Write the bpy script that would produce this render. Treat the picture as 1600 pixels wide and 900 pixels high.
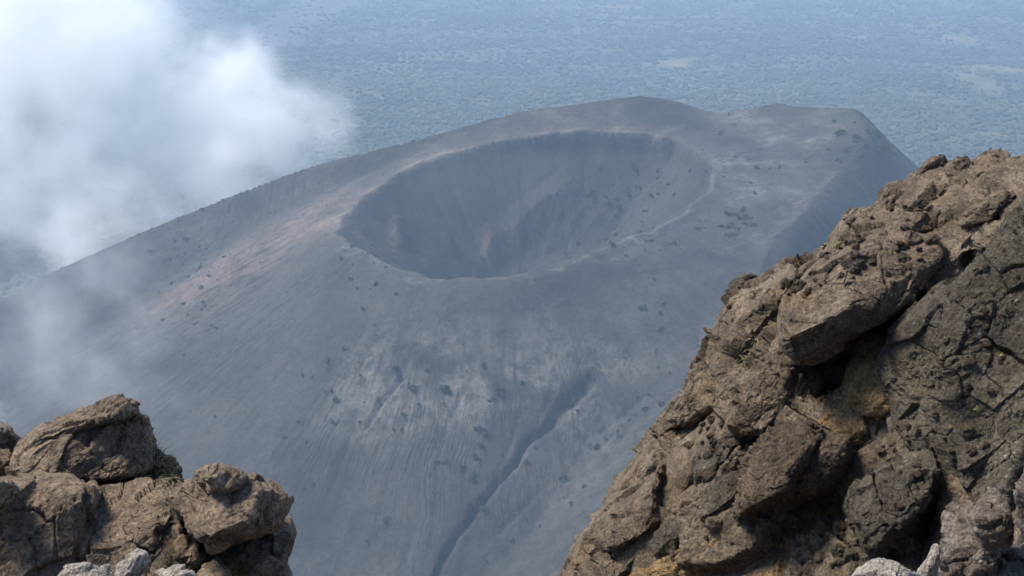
import bpy, math
import numpy as np

# ------------------------------------------------------------------ camera, sky, sun, exposure
for o in list(bpy.data.objects): bpy.data.objects.remove(o)
SC = bpy.context.scene
COL = SC.collection
HFOV = math.radians(34.0)
PITCH = math.radians(24.8)
FPX = 800 / math.tan(HFOV / 2)
cam_data = bpy.data.cameras.new('camera')
cam = bpy.data.objects.new('camera', cam_data); COL.objects.link(cam)
cam_data.sensor_width = 36; cam_data.lens = 18 / math.tan(HFOV / 2)
cam_data.clip_start = 0.1; cam_data.clip_end = 40000
cam.location = (0, 0, 0)
cam.rotation_euler = (math.pi / 2 - PITCH, 0, 0)
SC.camera = cam

SUN_TO = np.array([-0.53, 0.27, 0.80]); SUN_TO /= np.linalg.norm(SUN_TO)
SUN_EL = math.asin(SUN_TO[2]); SUN_ROT = math.atan2(SUN_TO[0], SUN_TO[1])
world = bpy.data.worlds.new('World'); SC.world = world; world.use_nodes = True
wn = world.node_tree; wn.nodes.clear()
w_out = wn.nodes.new('ShaderNodeOutputWorld'); w_bg = wn.nodes.new('ShaderNodeBackground')
w_sky = wn.nodes.new('ShaderNodeTexSky'); w_sky.sky_type = 'NISHITA'; w_sky.sun_disc = False
w_sky.sun_elevation = SUN_EL; w_sky.sun_rotation = SUN_ROT % (2 * math.pi)
w_sky.altitude = 4500; w_sky.air_density = 1.0; w_sky.dust_density = 3.0; w_sky.ozone_density = 1.0
w_bg.inputs['Strength'].default_value = 0.15
wn.links.new(w_sky.outputs[0], w_bg.inputs[0]); wn.links.new(w_bg.outputs[0], w_out.inputs[0])
sun_data = bpy.data.lights.new('sun', 'SUN'); sun_data.energy = 3.2
sun_data.angle = math.radians(20.0); sun_data.color = (1.0, 0.94, 0.84)
sun = bpy.data.objects.new('sun', sun_data); COL.objects.link(sun)
from mathutils import Vector
sun.rotation_euler = Vector(SUN_TO).to_track_quat('Z', 'Y').to_euler()
sun.location = (-40, 20, 60)

SC.view_settings.view_transform = 'Standard'
SC.view_settings.look = 'None'
SC.view_settings.exposure = 1.15
SC.view_settings.gamma = 1.0
SC.render.engine = 'CYCLES'
CY = SC.cycles
CY.use_denoising = True
CY.max_bounces = 16; CY.diffuse_bounces = 2; CY.glossy_bounces = 1; CY.volume_bounces = 14
CY.use_adaptive_sampling = True; CY.adaptive_threshold = 0.04; CY.adaptive_min_samples = 16
CY.transparent_max_bounces = 8
CY.volume_step_rate = 1.0; CY.volume_max_steps = 256
try: CY.denoising_input_passes = 'RGB_ALBEDO_NORMAL'
except Exception: pass

# ------------------------------------------------------------------ helpers
CP, SP = math.cos(PITCH), math.sin(PITCH)
def rays(px, py):
    """direction (not normalised, unit depth along the view axis) of photo pixels"""
    px = np.asarray(px, float); py = np.asarray(py, float)
    u = (px - 800) / FPX; v = -(py - 450) / FPX
    return np.stack([u, CP + v * SP, -SP + v * CP], -1)
def at_y(px, py, Y):
    """point on a photo ray at forward ground distance Y"""
    r = rays(px, py); return r * (np.asarray(Y, float) / r[..., 1])[..., None]

U = np.uint32
def _hash(ix, iy, iz, seed):
    with np.errstate(over='ignore'):
        h = ix.astype(np.int64).astype(U) * U(374761393) + iy.astype(np.int64).astype(U) * U(668265263) \
            + iz.astype(np.int64).astype(U) * U(2246822519) + U(seed * 3266489917 & 0xffffffff)
        h ^= h >> U(15); h *= U(2246822519); h ^= h >> U(13); h *= U(3266489917); h ^= h >> U(16)
    return h
_G = np.random.RandomState(7).normal(size=(256, 3)).astype(np.float32)
_G /= np.linalg.norm(_G, axis=1)[:, None]
def perlin(p, seed=0):
    p = np.asarray(p, np.float32)
    i = np.floor(p).astype(np.int32); f = p - i
    w = f * f * f * (f * (f * 6 - 15) + 10)
    res = np.zeros(p.shape[0], np.float32)
    for dx in (0, 1):
        wx = w[:, 0] if dx else 1 - w[:, 0]
        for dy in (0, 1):
            wy = w[:, 1] if dy else 1 - w[:, 1]
            for dz in (0, 1):
                wz = w[:, 2] if dz else 1 - w[:, 2]
                g = _G[_hash(i[:, 0] + dx, i[:, 1] + dy, i[:, 2] + dz, seed) & U(255)]
                d = g[:, 0] * (f[:, 0] - dx) + g[:, 1] * (f[:, 1] - dy) + g[:, 2] * (f[:, 2] - dz)
                res += d * wx * wy * wz
    return res * 1.5
def fbm(p, octv=4, seed=0, gain=0.5, lac=2.03, ridged=False):
    p = np.asarray(p, np.float32); a = 1.0; s = 0; n = 0
    for k in range(octv):
        v = perlin(p + 17.3 * k, seed + k * 13)
        if ridged: v = 1 - 2 * np.abs(v)
        s = s + a * v; n += a; a *= gain; p = p * lac
    return s / n
def fbm2(x, y, octv=4, seed=0, **k):
    sh = np.shape(x)
    p = np.stack([np.ravel(x), np.ravel(y), np.full(np.size(x), 0.37 + seed)], -1)
    return fbm(p, octv, seed, **k).reshape(sh)
def facets(p, seed=0):
    """Worley cells as broken planes: returns plane height of the nearest cell and distance to the joint"""
    p = np.asarray(p, np.float32)
    b = np.floor(p - 0.5).astype(np.int32)
    d1 = np.full(len(p), 9, np.float32); d2 = d1.copy(); h1 = np.zeros(len(p), np.float32)
    for dx in (0, 1):
        for dy in (0, 1):
            for dz in (0, 1):
                cx, cy, cz = b[:, 0] + dx, b[:, 1] + dy, b[:, 2] + dz
                h = _hash(cx, cy, cz, seed)
                j = np.stack([(h & U(255)), ((h >> U(8)) & U(255)), ((h >> U(16)) & U(255))], -1).astype(np.float32) / 255 * 0.7 + 0.15
                q = p - (np.stack([cx, cy, cz], -1) + j)
                d = np.einsum('ij,ij->i', q, q)
                g = _G[(h >> U(22)) & U(255)]
                hh = (q * g).sum(1) * 0.9 + ((h >> U(24)).astype(np.float32) / 255 - 0.5) * 0.8
                new = d < d1
                d2 = np.where(new, d1, np.minimum(d2, d))
                h1 = np.where(new, hh, h1); d1 = np.where(new, d, d1)
    return h1, np.sqrt(d2) - np.sqrt(d1)

def sstep(a, b, x):
    t = np.clip((x - a) / (b - a), 0, 1); return t * t * (3 - 2 * t)

def mesh_from(name, co, faces, mat=None, smooth=True):
    co = np.asarray(co, np.float32); faces = np.asarray(faces, np.int32)
    me = bpy.data.meshes.new(name); nv, nf = len(co), len(faces); k = faces.shape[1]
    me.vertices.add(nv); me.vertices.foreach_set('co', co.ravel())
    me.loops.add(nf * k); me.loops.foreach_set('vertex_index', faces.ravel())
    me.polygons.add(nf); me.polygons.foreach_set('loop_start', np.arange(0, nf * k, k, dtype=np.int32))
    me.polygons.foreach_set('use_smooth', np.full(nf, smooth))
    me.update(calc_edges=True)
    if mat: me.materials.append(mat)
    return me
def grid_faces(n, m):
    i = np.arange((n - 1) * (m - 1)); r = i // (m - 1); c = i % (m - 1); a = r * m + c
    return np.stack([a, a + 1, a + m + 1, a + m], -1)
def link(name, me, parent=None, label=None, cat=None, group=None, kind=None):
    o = bpy.data.objects.new(name, me); COL.objects.link(o)
    if parent is not None: o.parent = parent
    for k, v in (('label', label), ('category', cat), ('group', group), ('kind', kind)):
        if v: o[k] = v
    return o
def attr(me, name, vals):
    a = me.attributes.new(name, 'FLOAT', 'POINT'); a.data.foreach_set('value', np.asarray(vals, np.float32).ravel())

# ------------------------------------------------------------------ material helpers
class Mat:
    def __init__(s, name, rough=0.95):
        s.m = bpy.data.materials.new(name); s.m.use_nodes = True; s.t = s.m.node_tree
        s.b = s.t.nodes['Principled BSDF']; s.b.inputs['Roughness'].default_value = rough
        s.b.inputs['Specular IOR Level'].default_value = 0.25
        s.co = s.t.nodes.new('ShaderNodeTexCoord').outputs['Object']
    def n(s, kind, **kw):
        nd = s.t.nodes.new(kind)
        for k, v in kw.items():
            if k in nd.inputs: s.put(nd.inputs[k], v)
            else: setattr(nd, k, v)
        return nd
    def put(s, sock, v):
        if isinstance(v, bpy.types.NodeSocket): s.t.links.new(v, sock)
        else: sock.default_value = v
    def mapped(s, scale, rot=(0, 0, 0), src=None):
        nd = s.t.nodes.new('ShaderNodeMapping'); s.t.links.new(src or s.co, nd.inputs[0])
        nd.inputs['Scale'].default_value = scale if isinstance(scale, tuple) else (scale,) * 3
        nd.inputs['Rotation'].default_value = rot; return nd.outputs[0]
    def noise(s, scale, detail=4, rough=0.55, dist=0.0, vec=None):
        nd = s.n('ShaderNodeTexNoise', Vector=vec or s.co, Scale=scale, Detail=detail, Roughness=rough, Distortion=dist)
        return nd.outputs[0]
    def ramp(s, fac, lo, hi, a=0.0, b=1.0):
        nd = s.n('ShaderNodeMapRange', Value=fac); nd.interpolation_type = 'SMOOTHSTEP'
        for k, v in (('From Min', lo), ('From Max', hi), ('To Min', a), ('To Max', b)): s.put(nd.inputs[k], v)
        return nd.outputs[0]
    def mix(s, fac, a, b, blend='MIX'):
        nd = s.t.nodes.new('ShaderNodeMix'); nd.data_type = 'RGBA'; nd.blend_type = blend
        s.put(nd.inputs[0], fac)
        for k, v in ((6, a), (7, b)):
            s.put(nd.inputs[k], v if isinstance(v, bpy.types.NodeSocket) else (*v, 1.0))
        return nd.outputs[2]
    def math(s, op, a, b=0.0):
        nd = s.t.nodes.new('ShaderNodeMath'); nd.operation = op; s.put(nd.inputs[0], a); s.put(nd.inputs[1], b); return nd.outputs[0]
    def attr(s, name): return s.n('ShaderNodeAttribute', attribute_name=name).outputs['Fac']
    def color(s, c): s.put(s.b.inputs['Base Color'], c if isinstance(c, bpy.types.NodeSocket) else (*c, 1.0))
    def bump(s, h, dist, strength=1.0, normal=None):
        nd = s.n('ShaderNodeBump', Height=h, Distance=dist, Strength=strength)
        if normal: s.put(nd.inputs['Normal'], normal)
        return nd.outputs[0]
    def normal(s, nrm): s.put(s.b.inputs['Normal'], nrm)

def rock_material(name, base, dark, pale, ochre=None, ochre_amt=0.35, lichen=0.25, scale=1.0, bed=(0.3, 0.6, 0.2), stain=0.5):
    M = Mat(name)
    v = M.mapped((1.0, 1.0, 2.2), bed)
    big = M.noise(1.3 * scale, 5, 0.6, 0.3)
    mid = M.noise(6 * scale, 5, 0.65, 0.4, v)
    fine = M.noise(42 * scale, 4, 0.7)
    grain = M.noise(160 * scale, 2, 0.7)
    c = M.mix(M.ramp(mid, 0.33, 0.68), dark, base)
    c = M.mix(M.ramp(big, 0.48, 0.72, 0, 0.75), c, pale)
    if ochre: c = M.mix(M.ramp(M.noise(2.1 * scale, 4, 0.6, 0.5, M.mapped(1.0, (0.9, 0.2, 0.4))), 0.5, 0.68, 0, ochre_amt), c, ochre)
    st = M.noise(3.3 * scale, 5, 0.72, 0.6, M.mapped(1.0, (0.2, 1.2, 0.8)))
    c = M.mix(M.ramp(st, 0.54, 0.66, 0, stain), c, tuple(x * 0.55 for x in dark))
    li = M.n('ShaderNodeTexVoronoi', Vector=M.mapped(1.0, (0.5, 0.1, 0.3)), Scale=17 * scale).outputs['Distance']
    lmask = M.math('MULTIPLY', M.ramp(li, 0.32, 0.12), M.ramp(M.noise(2.6 * scale, 3), 0.52, 0.62, 0, lichen))
    c = M.mix(lmask, c, (0.30, 0.29, 0.25))
    c = M.mix(1.0, c, M.mix(M.ramp(fine, 0.25, 0.75), (0.42, 0.40, 0.38), (1.5, 1.5, 1.5)), 'MULTIPLY')
    c = M.mix(1.0, c, M.mix(M.ramp(grain, 0.3, 0.7), (0.78, 0.78, 0.78), (1.2, 1.2, 1.2)), 'MULTIPLY')
    M.color(c)
    pits = M.n('ShaderNodeTexVoronoi', Vector=M.co, Scale=38 * scale).outputs['Distance']
    n0 = M.bump(M.noise(15 * scale, 3, 0.65, 0.3, v), 0.05 / scale, 0.7)
    n1 = M.bump(fine, 0.045 / scale, 0.9, n0)
    n2 = M.bump(pits, 0.014 / scale, 0.55, n1)
    M.normal(M.bump(grain, 0.010 / scale, 0.7, n2))
    return M.m

# ------------------------------------------------------------------ the ash cone (plan curves lifted from the photo, heights solved along the view rays)
def curve(pts, n=260, closed=True):
    P = np.array([at_y(a, b, y) for a, b, y in pts])
    if closed: P = np.vstack([P[-2:], P, P[:3]])
    else: P = np.vstack([2 * P[0] - P[1], P, 2 * P[-1] - P[-2], 3 * P[-1] - 2 * P[-2]])
    segs = range(1, len(P) - 2) if not closed else range(2, len(P) - 3)
    out = []; m = max(4, n // len(segs))
    t = np.linspace(0, 1, m, endpoint=False)[:, None]
    for i in segs:                                   # Catmull-Rom
        a, b, c, d = P[i - 1], P[i], P[i + 1], P[i + 2]
        out.append(0.5 * (2 * b + (c - a) * t + (2 * a - 5 * b + 4 * c - d) * t ** 2 + (3 * b - a - 3 * c + d) * t ** 3))
    return np.vstack(out)
RIM = curve([(740, 440, 1640), (660, 434, 1660), (590, 410, 1710), (545, 385, 1780), (532, 362, 1850), (548, 330, 1920), (605, 286, 1990),
             (700, 243, 2045), (850, 214, 2082), (960, 208, 2085), (1050, 218, 2055), (1095, 245, 1990), (1112, 285, 1890), (1082, 325, 1800),
             (1005, 365, 1740), (930, 396, 1690), (850, 424, 1655)])
_w = np.linspace(0, 2 * np.pi, len(RIM), endpoint=False)                # the lip is ragged, not a clean oval
RIM[:, :2] += np.stack([fbm2(np.cos(_w) * 5 + k, np.sin(_w) * 5, 4, 500 + k) for k in (0, 7)], -1) * 13
CREST = curve([(740, 447, 1628), (640, 441, 1646), (572, 416, 1700), (525, 390, 1775), (510, 362, 1850), (520, 330, 1930), (565, 285, 2010), (640, 246, 2062),
               (800, 181, 2140), (905, 164, 2160), (1000, 152, 2170), (1060, 160, 2168), (1120, 176, 2160), (1215, 162, 2150), (1228, 166, 2146), (1320, 170, 2095), (1334, 174, 2078), (1350, 215, 1990),
               (1310, 270, 1900), (1235, 350, 1765), (1150, 400, 1700), (1040, 402, 1690), (930, 410, 1668), (850, 436, 1642)])
RIDGE = curve([(1000, 152, 2170), (800, 180, 2145), (640, 221, 2120), (480, 262, 2130), (300, 331, 2120), (180, 381, 2080), (60, 436, 2030), (0, 471, 2000), (-160, 545, 1960), (-330, 640, 1900)], 200, closed=False)
RIB = curve([(1330, 172, 2080), (1385, 218, 2085), (1432, 262, 2080), (1500, 330, 2060), (1600, 440, 2030)], 80, closed=False)
RIB2 = curve([(1310, 270, 1900), (1235, 345, 1775), (1195, 400, 1690), (1185, 470, 1590), (1190, 560, 1470)], 80, closed=False)

XRIGHT = np.array([at_y(1170, 470, 1590), at_y(1180, 410, 1690), at_y(1235, 350, 1765), at_y(1310, 270, 1900), at_y(1350, 215, 1990), at_y(1330, 172, 2080)])
def nearest(P, X, Y, reach=None):
    X = np.asarray(X, np.float32); Y = np.asarray(Y, np.float32); sh = X.shape
    X = X.ravel(); Y = np.broadcast_to(Y, sh).ravel()
    sel = None
    if reach is not None:
        sel = np.where((X > P[:, 0].min() - reach) & (X < P[:, 0].max() + reach) & (Y > P[:, 1].min() - reach) & (Y < P[:, 1].max() + reach))[0]
        X, Y = X[sel], Y[sel]
    d = np.full(X.shape, 1e9, np.float32); idx = np.zeros(X.shape, np.int32)
    for k in range(len(P)):
        q = (X - np.float32(P[k, 0])) ** 2; q += (Y - np.float32(P[k, 1])) ** 2
        m = q < d; np.copyto(d, q, where=m); idx[m] = k
    d = np.sqrt(d)
    if sel is not None:
        n = int(np.prod(sh)); D = np.full(n, 1e4, np.float32); I = np.zeros(n, np.int32); D[sel] = d; I[sel] = idx; d, idx = D, I
    return d.reshape(sh), idx.reshape(sh)
def inside(P, X, Y):
    r = np.zeros(X.shape, bool); n = len(P)
    for i in range(n):
        x1, y1 = P[i, :2]; x2, y2 = P[(i + 1) % n, :2]
        if y1 == y2: continue
        r ^= ((y1 > Y) != (y2 > Y)) & (X < (x2 - x1) * (Y - y1) / (y2 - y1) + x1)
    return r
def smax(a, b, k):
    h = np.clip(0.5 + 0.5 * (a - b) / k, 0, 1); return b * (1 - h) + a * h + k * h * (1 - h)

def base_terrain(X, Y):
    z = -985 - 0.182 * np.maximum(0, Y - 1700) + 0.03 * np.minimum(0, Y - 1700)
    z = z + 42 * fbm2(X / 700, Y / 700, 4, 3) * sstep(1500, 2600, Y) + 5 * fbm2(X / 120, Y / 120, 3, 5)
    return z
def tps_fit(P):
    A = np.hypot(P[:, None, 0] - P[None, :, 0], P[:, None, 1] - P[None, :, 1]) / 100
    K = np.where(A > 0, A * A * np.log(A + 1e-9), 0) + np.eye(len(P)) * 0.05
    Q = np.c_[np.ones(len(P)), P[:, :2] / 100]
    M = np.block([[K, Q], [Q.T, np.zeros((3, 3))]])
    return np.linalg.solve(M, np.r_[P[:, 2], 0, 0, 0])
TOP = np.vstack([CREST[::6], RIM[::6], np.array([at_y(1200, 240, 1985), at_y(1180, 300, 1860), at_y(1260, 210, 2040), at_y(1150, 350, 1775)])])
TOPW = tps_fit(TOP)
def top_z(X, Y):
    z = TOPW[-3] + TOPW[-2] * X / 100 + TOPW[-1] * Y / 100
    for k in range(len(TOP)):
        r = np.hypot(X - TOP[k, 0], Y - TOP[k, 1]) / 100
        z = z + TOPW[k] * np.where(r > 1e-6, r * r * np.log(r + 1e-9), 0)
    return z
CXOFF = lambda X, Y: 0.92 * (X - 40) + 0.40 * (Y - 1900)            # how far toward the back right of the crater
SPUR = None
GULLY_PX = [[(938, 582), (905, 612), (875, 645), (840, 680), (815, 706), (790, 742), (750, 790), (715, 835), (690, 880), (660, 940)],
            [(632, 585), (612, 612), (590, 645), (560, 680)], [(845, 770), (800, 810), (770, 850)], [(1010, 620), (960, 665), (900, 700)], [(868, 592), (856, 630), (836, 676)], [(812, 640), (800, 690), (772, 760)], [(735, 590), (700, 660), (680, 720)], [(560, 640), (535, 720), (510, 800)]]
GULLY = None
def cone_z(X, Y, detail=True):
    dC, iC = nearest(CREST, X, Y); inC = inside(CREST, X, Y)
    dR, iR = nearest(RIM, X, Y); inR = inside(RIM, X, Y)
    zc = CREST[iC, 2]
    s = iC / len(CREST)
    d = dC
    arc = np.arctan2(X + 20, 1860 - Y)                                # 0 toward the viewpoint, seam at the back
    rd = 6 + 75 * sstep(90, 220, X) * sstep(340, 250, X) * sstep(1900, 1780, Y)             # the right shoulder rolls over gently
    xr = np.interp(Y, XRIGHT[:, 1], XRIGHT[:, 0])
    kk = 0.60 + 0.38 * sstep(-10, 50, X - xr)
    out = zc - kk * (np.sqrt(d * d + rd * rd) - rd) + 0.00022 * np.minimum(d, 420) ** 2 * 0.5
    if detail:
        gw = sstep(10, 120, d)
        wob = arc * 9 + 0.25 * fbm2(X / 90, Y / 90, 3, 11)
        rill = fbm2(wob * 4.2, d / 190, 4, 21, ridged=True)
        rill2 = fbm2(wob * 11, d / 120, 3, 25, ridged=True)
        patch = sstep(-0.25, 0.35, fbm2(X / 170, Y / 170, 2, 29))
        out = out + gw * (4.2 * rill * (0.4 + 0.6 * patch) + 1.8 * rill2 * patch)
        out = out + 3.0 * fbm2(X / 70, Y / 70, 4, 31) * sstep(0, 60, d)
    zt = top_z(X, Y)
    z = np.where(inC, zt, out)
    # older outer wall behind and to the left, and the ribs on the right
    dg, ig = nearest(RIDGE, X, Y); rz = RIDGE[ig, 2]; t = ig / len(RIDGE)
    back = Y > RIDGE[ig, 1]
    fr = 0.34
    tent = rz - np.where(back, 0.62, fr) * dg - np.where(back, 0, 0.0006 * dg * dg)
    if detail: tent = tent + 2.5 * fbm2(X / 60, Y / 60, 4, 41) * sstep(0, 40, dg) + 1.2 * fbm2(X / 14, Y / 14, 2, 43)
    z = np.where(inC, z, smax(z, tent, 8))
    for R_, fr_, sd in ((RIB, 0.75, 51), (RIB2, 0.62, 53)):
        dg, ig = nearest(R_, X, Y, 420)
        tent = R_[ig, 2] - np.where(X > R_[ig, 0], fr_ + 0.25, fr_) * dg
        if detail: tent = tent + 9 * (fbm2(X / 45, Y / 45, 4, sd, ridged=True) - 0.25) * sstep(0, 30, dg)
        z = np.where(inC & (dC > 25), z, smax(z, tent, 6))
    # the crater: a funnel, its wall fluted
    prof = 0.50 * np.minimum(dR, 8) + 0.73 * np.maximum(0, dR - 8)
    if detail:
        a2 = np.arctan2(Y - 1850, X - 10)
        flu = fbm2(a2 * 7, dR / 150, 4, 61, ridged=True)
        prof = prof - sstep(12, 90, dR) * (3.2 * flu) - 2.5 * fbm2(X / 30, Y / 30, 4, 63) * sstep(5, 40, dR)
    side = sstep(-40, 120, CXOFF(X, Y))
    prof = prof + 17 * side * sstep(1, 9, dR)
    prof = np.where(prof > 105, 105 + 25 * np.tanh((prof - 105) / 60), prof)
    if SPUR is not None:
        for k, (G, hgt, wid) in enumerate(SPUR):
            dg, ig = nearest(G, X, Y, 40); tt = ig / len(G)
            prof = prof - hgt * sstep(0, 0.15, tt) * sstep(1.0, 0.85, tt) * np.clip(1 - dg / wid, 0, 1)
    z = np.where(inR, RIM[iR, 2] - prof, z)
    lip = np.exp(-(dR / 9.0) ** 2)
    z = z + 3.2 * lip
    if detail: z = z + 0.7 * fbm2(X / 9, Y / 9, 3, 71) + 1.1 * lip * fbm2(X / 22, Y / 22, 3, 73)
    if GULLY is not None:
        for k, G in enumerate(GULLY):
            dg, ig = nearest(G, X, Y, 30); tt = ig / len(G)
            w = (4.4, 3.6, 3.0, 3.0, 3, 2.8, 2.8, 2.8)[k] + (6, 1, 0, 0, 0, 0, 0, 0)[k] * np.exp(-((tt - 0.17) / 0.14) ** 2) + 2.5 * fbm2(X / 14, Y / 14, 2, 401)
            dep = (9, 5, 2.5, 2, 3, 2.5, 2.5, 2.5)[k] * sstep(0, 0.08, tt) * sstep(1.0, 0.9, tt)
            z = z - dep * np.clip(1.25 - 1.25 * dg / np.maximum(w, 2.7), 0, 1)
    return z

def hit(px, py, zf, y0=1150., y1=2600., n=500):
    """where the ray of a photo pixel meets a height function"""
    px = np.atleast_1d(np.asarray(px, float)); py = np.atleast_1d(np.asarray(py, float))
    r = rays(px, py); r = r / r[:, 1:2]
    ys = np.linspace(y0, y1, n); out = np.full(len(px), np.nan)
    X = r[:, 0:1] * ys; Z = r[:, 2:3] * ys
    below = Z < zf(X, np.broadcast_to(ys, X.shape))
    k = below.argmax(1); ok = below.any(1)
    yy = ys[k]
    return np.where(ok[:, None], r * yy[:, None], np.nan)

_c0 = lambda X, Y: cone_z(X, Y, False)
def on_cone(pl, y0, y1, amp=3.0):
    P = hit([p[0] for p in pl], [p[1] for p in pl], _c0, y0, y1, 500); P = P[~np.isnan(P[:, 0])]
    tt = np.linspace(0, len(P) - 1, 90)
    return np.stack([np.interp(tt, np.arange(len(P)), P[:, j]) + amp * np.sin(tt * (3.1 + j)) for j in range(3)], -1)
_s = [(on_cone([(905, 275), (870, 310), (830, 345), (790, 375), (760, 400), (735, 420)], 1650, 2200), 11, 24), (on_cone([(615, 340), (620, 370), (640, 400)], 1650, 2200), 6, 12),
      (on_cone([(690, 345), (700, 380), (715, 410)], 1650, 2200), 4, 10)]
SPUR = _s
GULLY = None
_g = []
for pl in GULLY_PX:
    _g.append(on_cone(pl, 1150, 2000, 1.5))
GULLY = _g

STEP = 2.9
gx = np.arange(-960, 960, STEP); gy = np.r_[np.arange(1120, 2190, STEP), np.arange(2190, 2760, 14)]
CX, CY_ = np.meshgrid(gx, gy)
CZ = np.maximum(cone_z(CX, CY_), base_terrain(CX, CY_) - 25)
def bil(X, Y):
    """height of the built cone sheet"""
    i = np.clip(np.searchsorted(gy, Y) - 1, 0, len(gy) - 2); j = np.clip(((X - gx[0]) / STEP).astype(int), 0, len(gx) - 2)
    fy = (Y - gy[i]) / (gy[i + 1] - gy[i]); fx = (X - gx[j]) / STEP
    return (CZ[i, j] * (1 - fx) + CZ[i, j + 1] * fx) * (1 - fy) + (CZ[i + 1, j] * (1 - fx) + CZ[i + 1, j + 1] * fx) * fy

# tint masks: pinkish, ochre and green ground, and where the ash is drawn paler
dRim, _ = nearest(RIM, CX, CY_); inRim = inside(RIM, CX, CY_)
dCr, _ = nearest(CREST, CX, CY_)
def blob(px, py, rx, ry, Y0=1150):
    P = hit([px], [py], _c0, Y0, 2300, 600)[0]
    return np.exp(-(((CX - P[0]) / rx) ** 2 + ((CY_ - P[1]) / ry) ** 2))
_arc = np.arctan2(CX + 20, 1860 - CY_) * 9 + 0.25 * fbm2(CX / 90, CY_ / 90, 3, 11)
streak = sstep(-0.1, 0.55, fbm2(_arc * 12, dCr / 170, 4, 301, ridged=True)) * sstep(0.0, 0.5, 0.35 + fbm2(CX / 60, CY_ / 60, 3, 303))
patchy = sstep(-0.15, 0.35, fbm2(CX / 55, CY_ / 55, 4, 305))
rimz = np.exp(-(dRim / 5.5) ** 2)
backleft = sstep(10, 120, (CY_ - 1860) - 0.5 * CX)
pink = (blob(400, 400, 95, 110) + 0.8 * blob(330, 440, 70, 80) + 0.6 * blob(500, 330, 60, 90)) * (0.35 + 0.65 * streak) + 0.9 * np.exp(-(dRim / 20) ** 2) * backleft * (0.3 + 0.7 * patchy) * (~inRim) + 0.3 * blob(250, 480, 60, 60)
ochre = 1.1 * blob(505, 345, 9, 26) * patchy + 0.5 * blob(615, 370, 7, 24) * streak + 0.35 * blob(760, 385, 6, 18)
front = sstep(60, -80, (CY_ - 1860) - 0.15 * CX)
pale = 1.0 * rimz * (0.35 + 0.65 * patchy) * np.maximum(front, 0.9 * backleft) + 1.05 * (blob(760, 600, 110, 50) + 0.7 * blob(600, 610, 70, 55) + 0.6 * blob(930, 610, 60, 60)) * (~inRim) * streak + 0.35 * blob(960, 800, 80, 60) * patchy + 0.2 * streak * (~inRim) + 0.45 * blob(800, 380, 22, 70) * inRim * patchy + 0.6 * blob(1190, 220, 110, 90) * patchy + 0.4 * inside(CREST, CX, CY_) * (~inRim) * patchy  # paler tone on rim, front streaks, crater spur and flat top
green = 0.8 * blob(1150, 350, 14, 26) + 0.5 * blob(1080, 475, 16, 22) + 0.95 * np.exp(-(nearest(RIB, CX, CY_)[0] / 45) ** 2) + 0.35 * blob(610, 415, 60, 25) * rimz
M = Mat('volcanic_ash', 1.0); M.b.inputs['Specular IOR Level'].default_value = 0.1
def flow(u, w, su, sw, detail=3):
    cb = M.n('ShaderNodeCombineXYZ', X=M.math('MULTIPLY', M.attr(u), su), Y=M.math('MULTIPLY', M.attr(w), sw))
    return M.noise(1.0, detail, 0.6, 0.0, cb.outputs[0])
fl = flow('around', 'down', 95.0, 0.011); fl2 = flow('around', 'down', 260.0, 0.022, 2)
big = M.noise(0.008, 5, 0.6); mid = M.noise(0.035, 6, 0.65); fine = M.noise(0.22, 5, 0.7)
c = M.mix(M.ramp(big, 0.35, 0.65), (0.030, 0.028, 0.026), (0.052, 0.048, 0.042))
c = M.mix(M.ramp(mid, 0.52, 0.75, 0, 0.5), c, (0.078, 0.072, 0.065))
c = M.mix(M.math('MULTIPLY', M.ramp(fl, 0.45, 0.72, 0, 0.5), M.attr('rilled')), c, (0.092, 0.086, 0.077))
c = M.mix(M.math('MULTIPLY', M.ramp(fl2, 0.5, 0.68, 0, 0.4), M.attr('rilled')), c, (0.028, 0.027, 0.026))
c = M.mix(M.math('MULTIPLY', M.attr('pink'), M.ramp(M.noise(0.05, 6, 0.7), 0.28, 0.62)), c, (0.150, 0.112, 0.092))
c = M.mix(M.math('MULTIPLY', M.attr('pale'), M.ramp(M.noise(0.06, 6, 0.7), 0.3, 0.65)), c, (0.150, 0.138, 0.116))
c = M.mix(M.math('MULTIPLY', M.attr('ochre'), M.ramp(M.noise(0.09, 4, 0.7), 0.25, 0.6)), c, (0.28, 0.20, 0.10))
c = M.mix(M.math('MULTIPLY', M.attr('green'), M.ramp(M.noise(0.12, 5, 0.7), 0.40, 0.56)), c, (0.030, 0.040, 0.018))
c = M.mix(1.0, c, M.mix(M.ramp(fine, 0.3, 0.7), (0.78, 0.78, 0.78), (1.2, 1.2, 1.2)), 'MULTIPLY')
M.color(c)
rb = M.math('MULTIPLY', M.math('ADD', fl, M.math('MULTIPLY', fl2, 0.5)), M.attr('rilled'))
M.normal(M.bump(fine, 1.6, 0.8, M.bump(rb, 4.5, 0.8, M.bump(mid, 3.0, 0.5))))
ASH = M.m
me = mesh_from('ash_cone', np.stack([CX, CY_, CZ], -1).reshape(-1, 3), grid_faces(len(gy), len(gx)), ASH)
around = np.where(inRim, np.arctan2(CX - 10, 1850 - CY_) * 0.6, np.arctan2(CX + 20, 1860 - CY_)) + 0.03 * fbm2(CX / 80, CY_ / 80, 4, 311)
down = np.where(inRim, dRim, dCr)
rilled = np.where(inRim, 0.35 * sstep(10, 50, dRim), sstep(25, 130, dCr) * (~inside(CREST, CX, CY_)) * (0.08 + 0.92 * sstep(-0.2, 0.4, fbm2(CX / 110, CY_ / 110, 4, 313))) * sstep(60, 170, nearest(RIDGE, CX, CY_)[0]))
me_attrs = (('around', around), ('down', down))
for nm, a in me_attrs: attr(me, nm, a)
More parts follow.
